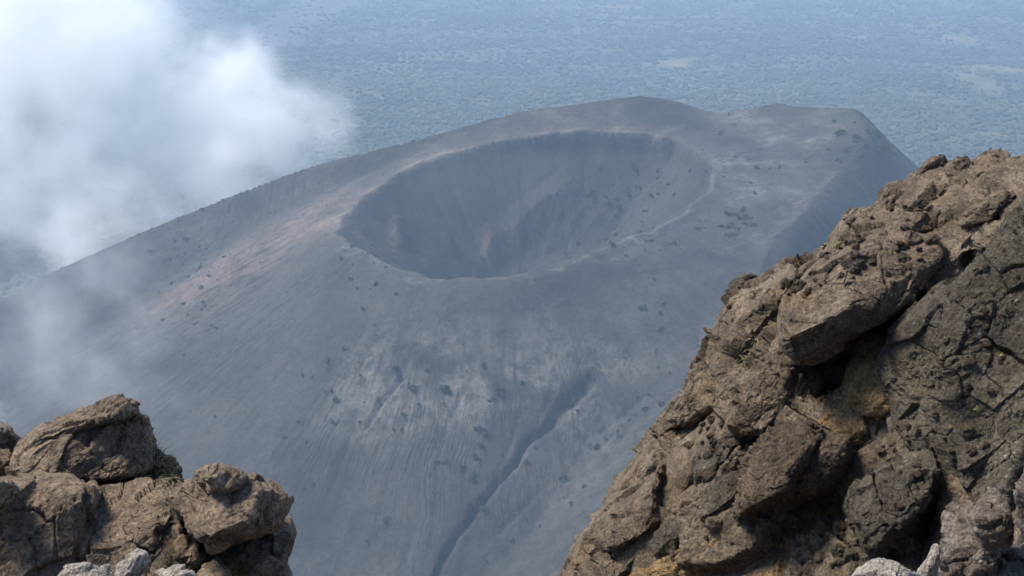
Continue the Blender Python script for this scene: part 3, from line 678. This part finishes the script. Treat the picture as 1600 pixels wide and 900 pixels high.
boulder([(166, 908), (176, 888), (200, 872), (216, 862), (226, 864), (234, 876), (220, 892), (190, 925)], 5.5, 0.14, 'jagged whitish stone pointing up at the bottom left', PALE, name='stone', cat='stone', N=64, seed=115, ncut=9, rough=0.4, strata=0.2)
boulder([(238, 912), (246, 894), (276, 888), (302, 893), (310, 912), (280, 940)], 5.4, 0.12, 'small whitish stone at the bottom, right of the jagged stone', PALE, name='stone', cat='stone', N=50, seed=116, ncut=9, rough=0.4, strata=0.2)

boulder([(-80, 800), (0, 770), (120, 752), (250, 770), (330, 800), (420, 830), (440, 1000), (300, 1150), (-60, 1150)], 7.75, 0.45, 'dark rock mass in the gaps behind the lower left boulders', N=140, m=3.5, seed=117)
# --- nearer rocks at the lower right
boulder([(1462, 915), (1476, 868), (1480, 806), (1490, 794), (1514, 790), (1532, 797), (1548, 810), (1560, 840), (1550, 900), (1500, 960), (1450, 950)], 6.6, 0.3, 'pale topped brown boulder standing before the dark grey wall', DUSTY, N=120, m=3.0, seed=121, cuts=[(-0.2, 0.9, 0.2, 0.92), (0, 0.2, 0.95, 0.75)])
boulder([(1522, 806), (1534, 784), (1552, 769), (1562, 764), (1570, 785), (1578, 815), (1574, 850), (1540, 850), (1525, 830)], 6.45, 0.25, 'leaning boulder with a white sunlit face, left of the right edge boulder', DUSTY, N=100, m=2.6, seed=122, cuts=[(-0.8, 0.6, 0.4, 0.85)])
boulder([(1590, 800), (1594, 750), (1604, 712), (1622, 680), (1690, 640), (1720, 760), (1700, 880), (1620, 880), (1590, 850)], 6.0, 0.4, 'rough pinkish brown boulder cut by the right edge', DUSTY, N=130, seed=123, bedang=1.2)
boulder([(1322, 915), (1340, 888), (1358, 873), (1374, 869), (1400, 880), (1432, 900), (1450, 925), (1380, 960), (1320, 950)], 5.2, 0.2, 'pale grey pointed rock at the bottom edge below the dark wedge', PALE, N=90, seed=124, ncut=6, rough=0.35, facet=0.5, strata=0.2)
boulder([(1430, 915), (1446, 880), (1462, 850), (1468, 856), (1462, 890), (1452, 930)], 6.2, 0.1, 'thin white slab leaning at the foot of the pale topped boulder', PALE, N=50, seed=125, rough=0.5)

# --- ledge of gravel and the mountainside that carries it all
def side_z(X, Y):
    z = -1.75 - 0.78 * np.maximum(Y, 0) - 0.10 * np.minimum(Y, 0)
    far = np.maximum(0, Y - 16); z = z - 1.75 * far
    return z + (0.25 + 0.02 * np.abs(far)) * fbm2(X / 3.1, Y / 3.1, 5, 131) + 6 * fbm2(X / 40, Y / 40, 3, 133) * sstep(18, 60, Y)
sx = np.concatenate([-np.geomspace(14, 4000, 40)[::-1], np.linspace(-13.5, 13.5, 120), np.geomspace(14, 4000, 40)])
sy = np.concatenate([np.linspace(-50, -1, 12), np.linspace(-0.5, 16, 90), np.geomspace(16.5, 420, 60)])
SX, SY = np.meshgrid(sx, sy)
SZ = np.maximum(side_z(SX, SY), -1045)
me = mesh_from('mountainside', np.stack([SX, SY, SZ], -1).reshape(-1, 3), grid_faces(len(sy), len(sx)), rock_material('loose_brown_scree', (0.20, 0.155, 0.115), (0.12, 0.095, 0.072), (0.26, 0.21, 0.16), None, 0, 0.1, 1.5))
link('mountainside_ground', me, label='steep rocky mountainside under the viewpoint', kind='structure')
lp = [(1440, 930), (1462, 872), (1500, 858), (1560, 850), (1640, 845), (1720, 900), (1700, 1020), (1500, 1060)]
me, _ = rock_mesh('gravel_ledge', lp, 6.35, 0.14, DUSTY, N=110, m=4, seed=141, tilt=(0, -0.0052), rough=0.7, facet=0.3, knob=0.8, ncut=0)
link('gravel_ledge_ground', me, label='grey gravel ledge at the bottom right corner', kind='structure')
bpy.context.view_layer.update(); dg = bpy.context.evaluated_depsgraph_get()
PLACES = [(1532, 874, 0.75, 'bluish grey pebble lying on the gravel ledge'), (1500, 888, 0.9, 'brown stone lying at the left of the gravel ledge'), (1560, 884, 0.6, 'small grey stone at the middle of the gravel ledge'),
          (1585, 870, 0.8, 'flat stone at the right end of the gravel ledge'), (1522, 893, 0.7, 'grey stone at the front of the gravel ledge'), (1478, 880, 0.6, 'small stone beside the pale topped boulder on the ledge')]
for i, (px, py, sc, lab) in enumerate(PLACES):
    loc, nor, ob = ray_hit(px, py)
    if loc is None: continue
    me = stone_protos[i].copy(); me.materials[0] = DUSTY if i else PALE
    o = link('stone', me, None, lab, 'stone'); o.location = loc; o.scale = (sc * .7,) * 3; o.rotation_euler = tuple(rs.uniform(-.8, .8, 3))

# --- moss cushions and dry grass on the rock
def plain_mat(name, a, b, sc):
    M = Mat(name); M.color(M.mix(M.ramp(M.noise(sc, 4, 0.7), 0.35, 0.65), a, b)); M.normal(M.bump(M.noise(sc * 3, 3, 0.7), 0.01, 0.8)); return M.m
MOSS = plain_mat('yellow_green_moss', (0.12, 0.12, 0.045), (0.18, 0.165, 0.065), 60)
LICH = plain_mat('orange_lichen', (0.22, 0.14, 0.04), (0.28, 0.18, 0.06), 60)
for i, (px, py, r, mt, lab, cat, nm) in enumerate([(1312, 384, 8, MOSS, 'small yellow green moss cushion on the upper slope of the crag', 'moss', 'moss_cushion'), (1528, 640, 9, MOSS, 'olive moss cushion on the dark grey wall', 'moss', 'moss_cushion'),
                                                (1566, 556, 4, LICH, 'tiny orange lichen spot high on the dark grey wall', 'lichen', 'lichen_patch'), (1486, 668, 4, LICH, 'tiny orange lichen spot low on the dark grey wall', 'lichen', 'lichen_patch')]):
    loc, nor, ob = ray_hit(px, py)
    if loc is None: continue
    a = np.linspace(0, 2 * np.pi, 11)[:-1]; dep = float(loc.length / Vector(rays(px, py)).length)
    me, _ = rock_mesh(nm, [(px + r * rs.uniform(.6, 1.3) * math.cos(t), py + r * rs.uniform(.6, 1.3) * math.sin(t)) for t in a], dep + 0.01, 0.02, mt, N=18, ncut=0, seed=160 + i, rough=0.5, facet=0.2, strata=0, m=2)
    link(nm, me, label=lab, cat=cat)
STRAW = plain_mat('dry_grass', (0.16, 0.14, 0.07), (0.27, 0.23, 0.13), 30)
def grass(pts, n, length, lab):
    v = []; f = []
    for q in range(n):
        i = rs.randint(len(pts)); loc, nor, ob = ray_hit(pts[i][0] + rs.normal() * 7, pts[i][1] + rs.normal() * 6)
        if loc is None or ob.name.startswith('dry'): continue
        p0 = np.array(loc); d = np.array(nor) * 0.5 + rs.normal(size=3) * 0.55; d[2] += 0.1; d /= np.linalg.norm(d); L_ = length * rs.uniform(0.5, 1.2)
        sd = np.cross(d, rs.normal(size=3)); sd = sd / np.linalg.norm(sd) * 0.0025
        p1 = p0 + d * L_ * 0.55; p2 = p0 + d * L_ + np.array([0, 0, -0.35 * L_]); k = len(v)
        v += [p0 - sd, p0 + sd, p1 + sd * .8, p1 - sd * .8, p2]; f += [(k, k + 1, k + 2), (k, k + 2, k + 3), (k + 3, k + 2, k + 4)]
    link('dry_grass_tuft', mesh_from('dry_grass_tuft', v, f, STRAW, False), label=lab, cat='grass tuft')
grass([(244, 728), (256, 742), (266, 752), (250, 750), (238, 716)], 420, 0.075, 'dry grass tuft growing on the mossy boulder right of the peaked boulder')
grass([(1176, 545), (1166, 562), (1184, 556), (1150, 575)], 220, 0.11, 'dry roots and grass hanging in the crevice of the crag')

# ------------------------------------------------------------------ vegetation
def project(P):
    P = np.asarray(P, float); d = P[:, 1] * CP - P[:, 2] * SP
    return 800 + FPX * P[:, 0] / d, 450 - FPX * (P[:, 1] * SP + P[:, 2] * CP) / d
rs = np.random.RandomState(11)
def leaf_material(name, a, b):
    M = Mat(name, 0.9)
    oi = M.n('ShaderNodeObjectInfo')
    pt = M.noise(0.0035, 4, 0.6, 0.4, oi.outputs['Location'])
    f = M.math('ADD', M.math('MULTIPLY', oi.outputs['Random'], 0.35), M.ramp(pt, 0.36, 0.66, 0, 0.75))
    M.color(M.mix(f, a, b)); return M.m
def instances(name, pts, sc_lo, sc_hi, mat, squash, label, radius=1.0):
    """one mass of crowns nobody could count: points with an ico-sphere crown on each"""
    me = bpy.data.meshes.new(name); me.vertices.add(len(pts)); me.vertices.foreach_set('co', np.asarray(pts, np.float32).ravel()); me.update()
    o = link(name, me, label=label, kind='stuff')
    ng = bpy.data.node_groups.new(name, 'GeometryNodeTree')
    ng.interface.new_socket('Geometry', in_out='INPUT', socket_type='NodeSocketGeometry')
    ng.interface.new_socket('Geometry', in_out='OUTPUT', socket_type='NodeSocketGeometry')
    N = ng.nodes; L = ng.links
    gi, go = N.new('NodeGroupInput'), N.new('NodeGroupOutput')
    ico = N.new('GeometryNodeMeshIcoSphere'); ico.inputs['Radius'].default_value = radius; ico.inputs['Subdivisions'].default_value = 2
    pos = N.new('GeometryNodeInputPosition'); nz = N.new('ShaderNodeTexNoise'); nz.inputs['Scale'].default_value = 2.3
    sub = N.new('ShaderNodeVectorMath'); sub.operation = 'SUBTRACT'; sub.inputs[1].default_value = (0.5, 0.5, 0.5)
    mul = N.new('ShaderNodeVectorMath'); mul.operation = 'MULTIPLY'; mul.inputs[1].default_value = (1.5, 1.5, 1.2)
    sp = N.new('GeometryNodeSetPosition'); smt = N.new('GeometryNodeSetMaterial'); smt.inputs['Material'].default_value = mat
    L.new(pos.outputs[0], nz.inputs['Vector']); L.new(nz.outputs['Color'], sub.inputs[0]); L.new(sub.outputs[0], mul.inputs[0])
    L.new(ico.outputs[0], sp.inputs['Geometry']); L.new(mul.outputs[0], sp.inputs['Offset']); L.new(sp.outputs[0], smt.inputs['Geometry'])
    iop = N.new('GeometryNodeInstanceOnPoints')
    rr = N.new('FunctionNodeRandomValue'); rr.data_type = 'FLOAT_VECTOR'; rr.inputs[0].default_value = (-0.2, -0.2, 0); rr.inputs[1].default_value = (0.2, 0.2, 6.28)
    rv = N.new('FunctionNodeRandomValue'); rv.data_type = 'FLOAT'; rv.inputs[2].default_value = sc_lo; rv.inputs[3].default_value = sc_hi
    cx = N.new('ShaderNodeCombineXYZ'); mm = N.new('ShaderNodeMath'); mm.operation = 'MULTIPLY'; mm.inputs[1].default_value = squash
    L.new(rv.outputs[1], cx.inputs[0]); L.new(rv.outputs[1], cx.inputs[1]); L.new(rv.outputs[1], mm.inputs[0]); L.new(mm.outputs[0], cx.inputs[2])
    L.new(gi.outputs[0], iop.inputs['Points']); L.new(smt.outputs[0], iop.inputs['Instance']); L.new(rr.outputs[0], iop.inputs['Rotation']); L.new(cx.outputs[0], iop.inputs['Scale'])
    L.new(iop.outputs[0], go.inputs[0])
    md = o.modifiers.new('crowns', 'NODES'); md.node_group = ng
    return o
# wood on the plain: denser in patches, open at the clearings and on the old lava
n = 190000
Y = 2250 * (11500 / 2250) ** rs.rand(n); X = rs.uniform(-0.38, 0.38, n) * Y
den = sstep(-0.30, 0.22, fbm2(X / 210, Y / 210, 4, 201)) * 0.8 + 0.2
clr = np.zeros(n)
for a, b, rx, ry in CLEAR_PX:
    P = hit([a], [b], base_terrain, 2400, 9000, 900)[0]; clr += np.exp(-(((X - P[0]) / rx) ** 2 + ((Y - P[1]) / ry) ** 2))
keep = (rs.rand(n) < den * np.clip(1 - 1.6 * clr, 0, 1) * (1 - 0.9 * lava_far(X, Y)) * np.minimum(1, Y / 6000))
X, Y = X[keep], Y[keep]; Z = plain_z(X, Y)
uu, vv = project(np.stack([X, Y, Z], -1)); k = (uu > -150) & (uu < 1750) & (vv > -90) & (vv < 560)
k &= ~((np.abs(X) < 940) & (Y < 2700) & (bil(X, np.minimum(Y, 2740)) > Z - 2))
pts = np.stack([X, Y, Z + 1.5], -1)[k]
half = rs.rand(len(pts)) < 0.5
instances('woodland', pts[half], 3.4, 10.0, leaf_material('dark_green_foliage', (0.030, 0.039, 0.024), (0.056, 0.066, 0.040)), 0.75, 'dense dark green woodland covering the plain beyond the cone')
instances('bushland', pts[~half], 3.0, 7.5, leaf_material('dry_green_foliage', (0.050, 0.060, 0.036), (0.098, 0.100, 0.064)), 0.7, 'lighter olive bushland mixed through the woodland on the plain')

# shrubs on the cone, each its own thing
def shrub_mesh(seed, n=260):
    r = np.random.RandomState(seed); lob = r.normal(size=(5, 3)) * (0.34, 0.34, 0.18) + (0, 0, 0.42)
    v = []; f = []
    for i in range(n):
        c = lob[r.randint(5)] + r.normal(size=3) * (0.20, 0.20, 0.15); c[2] = abs(c[2])
        a = r.normal(size=3); a /= np.linalg.norm(a); b = np.cross(a, r.normal(size=3)); b /= np.linalg.norm(b); s = r.uniform(0.05, 0.13)
        k = len(v); v += [c - a * s - b * s * .6, c + a * s - b * s * .6, c + a * s * .7 + b * s, c - a * s * .7 + b * s]; f.append((k, k + 1, k + 2, k + 3))
    return mesh_from('shrub', v, f, SHRUB, False)
SHRUB = leaf_material('shrub_foliage', (0.026, 0.034, 0.018), (0.060, 0.068, 0.034))
shrub_protos = [shrub_mesh(s) for s in range(6)]
ZONES = [  # x, y, spread x, spread y, count, size lo, size hi, label
    (300, 440, 34, 55, 40, 2.0, 4.5, 'small dark shrub on the lower left flank of the ash cone'),
    (640, 625, 150, 55, 52, 2.4, 6.0, 'dark shrub on the fluted front slope below the crater'),
    (985, 290, 40, 30, 34, 2.5, 5.5, 'dark shrub on the right inner wall of the crater'),
    (945, 375, 55, 14, 24, 2.0, 4.6, 'shrub on the near right lip of the crater'),
    (590, 410, 50, 22, 22, 1.6, 3.6, 'small shrub on the near left lip of the crater'),
    (1190, 245, 62, 36, 22, 2.0, 4.5, 'shrub on the smooth slope right of the crater'),
    (1152, 350, 16, 12, 16, 3.5, 6.5, 'shrub in the dense green patch right of the crater'),
    (1368, 212, 28, 24, 26, 4.0, 8.0, 'shrub on the steep rib at the right end of the cone'),
    (720, 790, 160, 50, 34, 2.0, 4.6, 'shrub on the foot of the front slope'),
    (1010, 600, 42, 90, 30, 2.0, 4.6, 'shrub on the slope right of the dark gully')]
def put_shrub(P, size, label, group):
    o = link('shrub', shrub_protos[rs.randint(6)], None, label, 'shrub', group)
    o.location = (P[0], P[1], P[2] - 0.15 * size); o.rotation_euler = (0, 0, rs.uniform(0, 6.28)); o.scale = (size * rs.uniform(.8, 1.25), size * rs.uniform(.8, 1.25), size * rs.uniform(0.65, 1.0)); return o
def single_out(objs, noun):
    """the ones an eye picks out of a scatter get a label of their own"""
    if len(objs) < 6: return
    uu, vv = project([o.location for o in objs]); sz = np.array([max(o.scale) for o in objs]); used = set()
    for word, order in (('largest', -sz), ('leftmost', uu), ('rightmost', -uu), ('lowest', -vv), ('highest', vv)):
        i = next(k for k in np.argsort(order) if k not in used); used.add(i)
        objs[i]['label'] = word + ' ' + noun
for zx, zy, sx_, sy_, cnt, lo, hi, lab in ZONES:
    cnt = int(cnt * 0.85)
    H = hit(zx + rs.normal(size=cnt) * sx_, zy + rs.normal(size=cnt) * sy_, bil, 1150, 2230, 700); made = []
    for P in H:
        if np.isnan(P[0]): continue
        made.append(put_shrub((P[0], P[1], float(bil(P[:1], P[1:2])[0])), 1.3 * (lo + (hi - lo) * rs.rand() ** 2), lab, lab.replace('shrub ', 'shrubs ', 1)))
    single_out(made, lab)
made = []
for k in range(38):                                                   # along the skyline of the outer wall
    t = int(rs.uniform(0.16, 0.68) * len(RIDGE)); P = RIDGE[t] + np.r_[rs.normal(size=2) * 4, 0]
    made.append(put_shrub((P[0], P[1], float(bil(P[:1], P[1:2])[0])), rs.uniform(1.2, 3.2), 'small shrub on the skyline of the cone\'s long left ridge', 'shrubs on the left ridge skyline'))
single_out(made, 'shrub on the skyline of the cone\'s long left ridge')
# low scrub too small to tell apart
v = []; f = []
pp = []
for zx, zy, sx_, sy_, cnt in ((330, 430, 80, 60, 900), (600, 610, 180, 70, 900), (1200, 260, 90, 60, 400), (800, 800, 200, 80, 600), (590, 400, 70, 30, 350), (960, 370, 90, 25, 300), (480, 300, 120, 30, 500), (850, 190, 160, 14, 300), (1000, 560, 80, 100, 500), (180, 560, 120, 60, 700), (960, 290, 90, 40, 250)):
    H = hit(zx + rs.normal(size=cnt) * sx_, zy + rs.normal(size=cnt) * sy_, bil, 1150, 2230, 600); pp.append(H[~np.isnan(H[:, 0])])
pp = np.vstack(pp); pz = bil(pp[:, 0], pp[:, 1])
for q, z in zip(pp, pz):
    s = 0.5 + 1.1 * rs.rand() ** 2
    for j in range(5):
        c = np.array([q[0], q[1], z]) + rs.normal(size=3) * (s * .5, s * .5, s * .2) + (0, 0, s * .35); a = rs.normal(size=3) * s * .55; b = rs.normal(size=3) * s * .55
        k = len(v); v += [c, c + a, c + b]; f.append((k, k + 1, k + 2))
link('scrub', mesh_from('scrub', v, f, SHRUB, False), label='tiny scrub tufts dotted over the ash slopes', kind='stuff')

# ------------------------------------------------------------------ haze
def volume_box(name, lo, hi, mat, **kw):
    x0, y0, z0 = lo; x1, y1, z1 = hi
    v = [(x0, y0, z0), (x1, y0, z0), (x1, y1, z0), (x0, y1, z0), (x0, y0, z1), (x1, y0, z1), (x1, y1, z1), (x0, y1, z1)]
    f = [(0, 3, 2, 1), (4, 5, 6, 7), (0, 1, 5, 4), (1, 2, 6, 5), (2, 3, 7, 6), (3, 0, 4, 7)]
    return link(name, mesh_from(name, v, f, mat, False), **kw)
m = bpy.data.materials.new('haze_air'); m.use_nodes = True; t = m.node_tree; t.nodes.clear()
o_ = t.nodes.new('ShaderNodeOutputMaterial'); pv = t.nodes.new('ShaderNodeVolumePrincipled')
pv.inputs['Color'].default_value = (0.585, 0.785, 1.0, 1); pv.inputs['Density'].default_value = 9.6e-5; pv.inputs['Anisotropy'].default_value = 0.1
t.links.new(pv.outputs[0], o_.inputs['Volume']); m.cycles.homogeneous_volume = True
volume_box('haze', (-9200, -60, float(TZ.min()) - 60), (9200, 16200, 6.0), m, label='thin blue haze over the valley', kind='stuff')

# ------------------------------------------------------------------ cloud behind the left ridge and the thin mist before it
def cloud(name, blobs, dens, thr, noise_amp, nscale, vox, label, soft=0.5, wisp=1.0):
    """a body of vapour: soft lobes (photo place, ground distance, radius in m) torn by noise, held in a voxel grid"""
    C = [(at_y(x, y, Y), r) for x, y, Y, r in blobs]
    lo = np.min([c - r * 1.1 for c, r in C], 0); hi = np.max([c + r * 1.1 for c, r in C], 0); hi[2] = min(hi[2], 2.0)
    m = bpy.data.materials.new(name); m.use_nodes = True; t = m.node_tree; t.nodes.clear()
    out = t.nodes.new('ShaderNodeOutputMaterial'); pv = t.nodes.new('ShaderNodeVolumePrincipled')
    pv.inputs['Color'].default_value = (1.0, 0.99, 0.965, 1); pv.inputs['Anisotropy'].default_value = 0.0; pv.inputs['Density'].default_value = 1.0
    t.links.new(pv.outputs[0], out.inputs['Volume'])
    ng = bpy.data.node_groups.new(name, 'GeometryNodeTree')
    ng.interface.new_socket('Geometry', in_out='INPUT', socket_type='NodeSocketGeometry')
    ng.interface.new_socket('Geometry', in_out='OUTPUT', socket_type='NodeSocketGeometry')
    t = ng
    go = t.nodes.new('NodeGroupOutput'); t.nodes.new('NodeGroupInput')
    co = t.nodes.new('GeometryNodeInputPosition').outputs[0]
    def mth(op, a, b=0.0):
        nd = t.nodes.new('ShaderNodeMath'); nd.operation = op
        for i, x in enumerate((a, b)):
            if isinstance(x, bpy.types.NodeSocket): t.links.new(x, nd.inputs[i])
            else: nd.inputs[i].default_value = x
        return nd.outputs[0]
    def smooth(x, a, b):
        mr = t.nodes.new('ShaderNodeMapRange'); mr.interpolation_type = 'SMOOTHSTEP'; t.links.new(x, mr.inputs['Value'])
        for k, v in (('From Min', a), ('From Max', b), ('To Min', 0.0), ('To Max', 1.0)): mr.inputs[k].default_value = v
        return mr.outputs[0]
    def noise(scale, detail, rough=0.6):
        nd = t.nodes.new('ShaderNodeTexNoise'); nd.inputs['Scale'].default_value = scale; nd.inputs['Detail'].default_value = detail; nd.inputs['Roughness'].default_value = rough
        t.links.new(co, nd.inputs['Vector']); return nd
    w1 = t.nodes.new('ShaderNodeVectorMath'); w1.operation = 'MULTIPLY_ADD'; t.links.new(noise(nscale * 0.6, 2).outputs['Color'], w1.inputs[0]); w1.inputs[1].default_value = (0.55 / nscale,) * 3; t.links.new(co, w1.inputs[2])
    off = 0.275 / nscale
    s = None
    for c, r in C:
        nd = t.nodes.new('ShaderNodeVectorMath'); nd.operation = 'DISTANCE'; t.links.new(w1.outputs[0], nd.inputs[0]); nd.inputs[1].default_value = tuple(c + off)
        q = smooth(nd.outputs['Value'], r * 1.0, r * 0.1)
        s = q if s is None else mth('MAXIMUM', s, q)
    e = mth('ADD', s, mth('MULTIPLY', mth('SUBTRACT', noise(nscale, 9, 0.70).outputs[0], 0.5), noise_amp))
    q = mth('MULTIPLY', smooth(e, thr, thr + soft), smooth(s, 0.0, 0.25))
    q = mth('POWER', q, 1.5)
    q = mth('MULTIPLY', q, mth("ADD", 0.30, smooth(noise(nscale * 3.5, 6, 0.65).outputs[0], 0.36, 0.64)))
    vc = t.nodes.new('GeometryNodeVolumeCube')
    t.links.new(mth('MULTIPLY', q, dens), vc.inputs['Density'])
    vc.inputs['Min'].default_value = tuple(lo); vc.inputs['Max'].default_value = tuple(hi)
    for k, ax in enumerate('XYZ'): vc.inputs['Resolution ' + ax].default_value = int(max(16, (hi[k] - lo[k]) / vox))
    st = t.nodes.new('GeometryNodeSetMaterial'); st.inputs['Material'].default_value = m
    t.links.new(vc.outputs[0], st.inputs['Geometry']); t.links.new(st.outputs[0], go.inputs[0])
    vd = bpy.data.volumes.new(name); vd.materials.append(m); vd.render.step_size = 0.0
    o = link(name, vd, label=label, kind='stuff')
    md = o.modifiers.new('vapour', 'NODES'); md.node_group = ng
    m.cycles.volume_step_rate = 2.0
    return o
cloud('cloud', [(40, 60, 2650, 290), (160, 110, 2600, 290), (-80, 180, 2650, 280), (190, 20, 2700, 220), (260, 190, 2560, 220), (360, 180, 2520, 200), (415, 195, 2480, 190), (370, 130, 2560, 160), (340, 270, 2440, 190), (250, 320, 2400, 170), (80, 270, 2560, 210), (170, 230, 2520, 190), (20, 330, 2500, 150), (120, 400, 2300, 130)],
      0.016, 0.10, 2.3, 0.0060, 5.5, 'thick white cloud rising behind the left ridge of the cone', 1.05)
cloud('mist', [(190, 425, 1800, 110), (110, 400, 1880, 100), (30, 450, 1840, 110), (90, 500, 1720, 130), (225, 520, 1680, 80), (230, 615, 1580, 85), (60, 560, 1640, 130), (150, 590, 1620, 110), (20, 620, 1600, 90)],
      0.0056, 0.30, 2.1, 0.010, 5.0, 'thin mist drifting low over the left flank of the cone', 1.1)
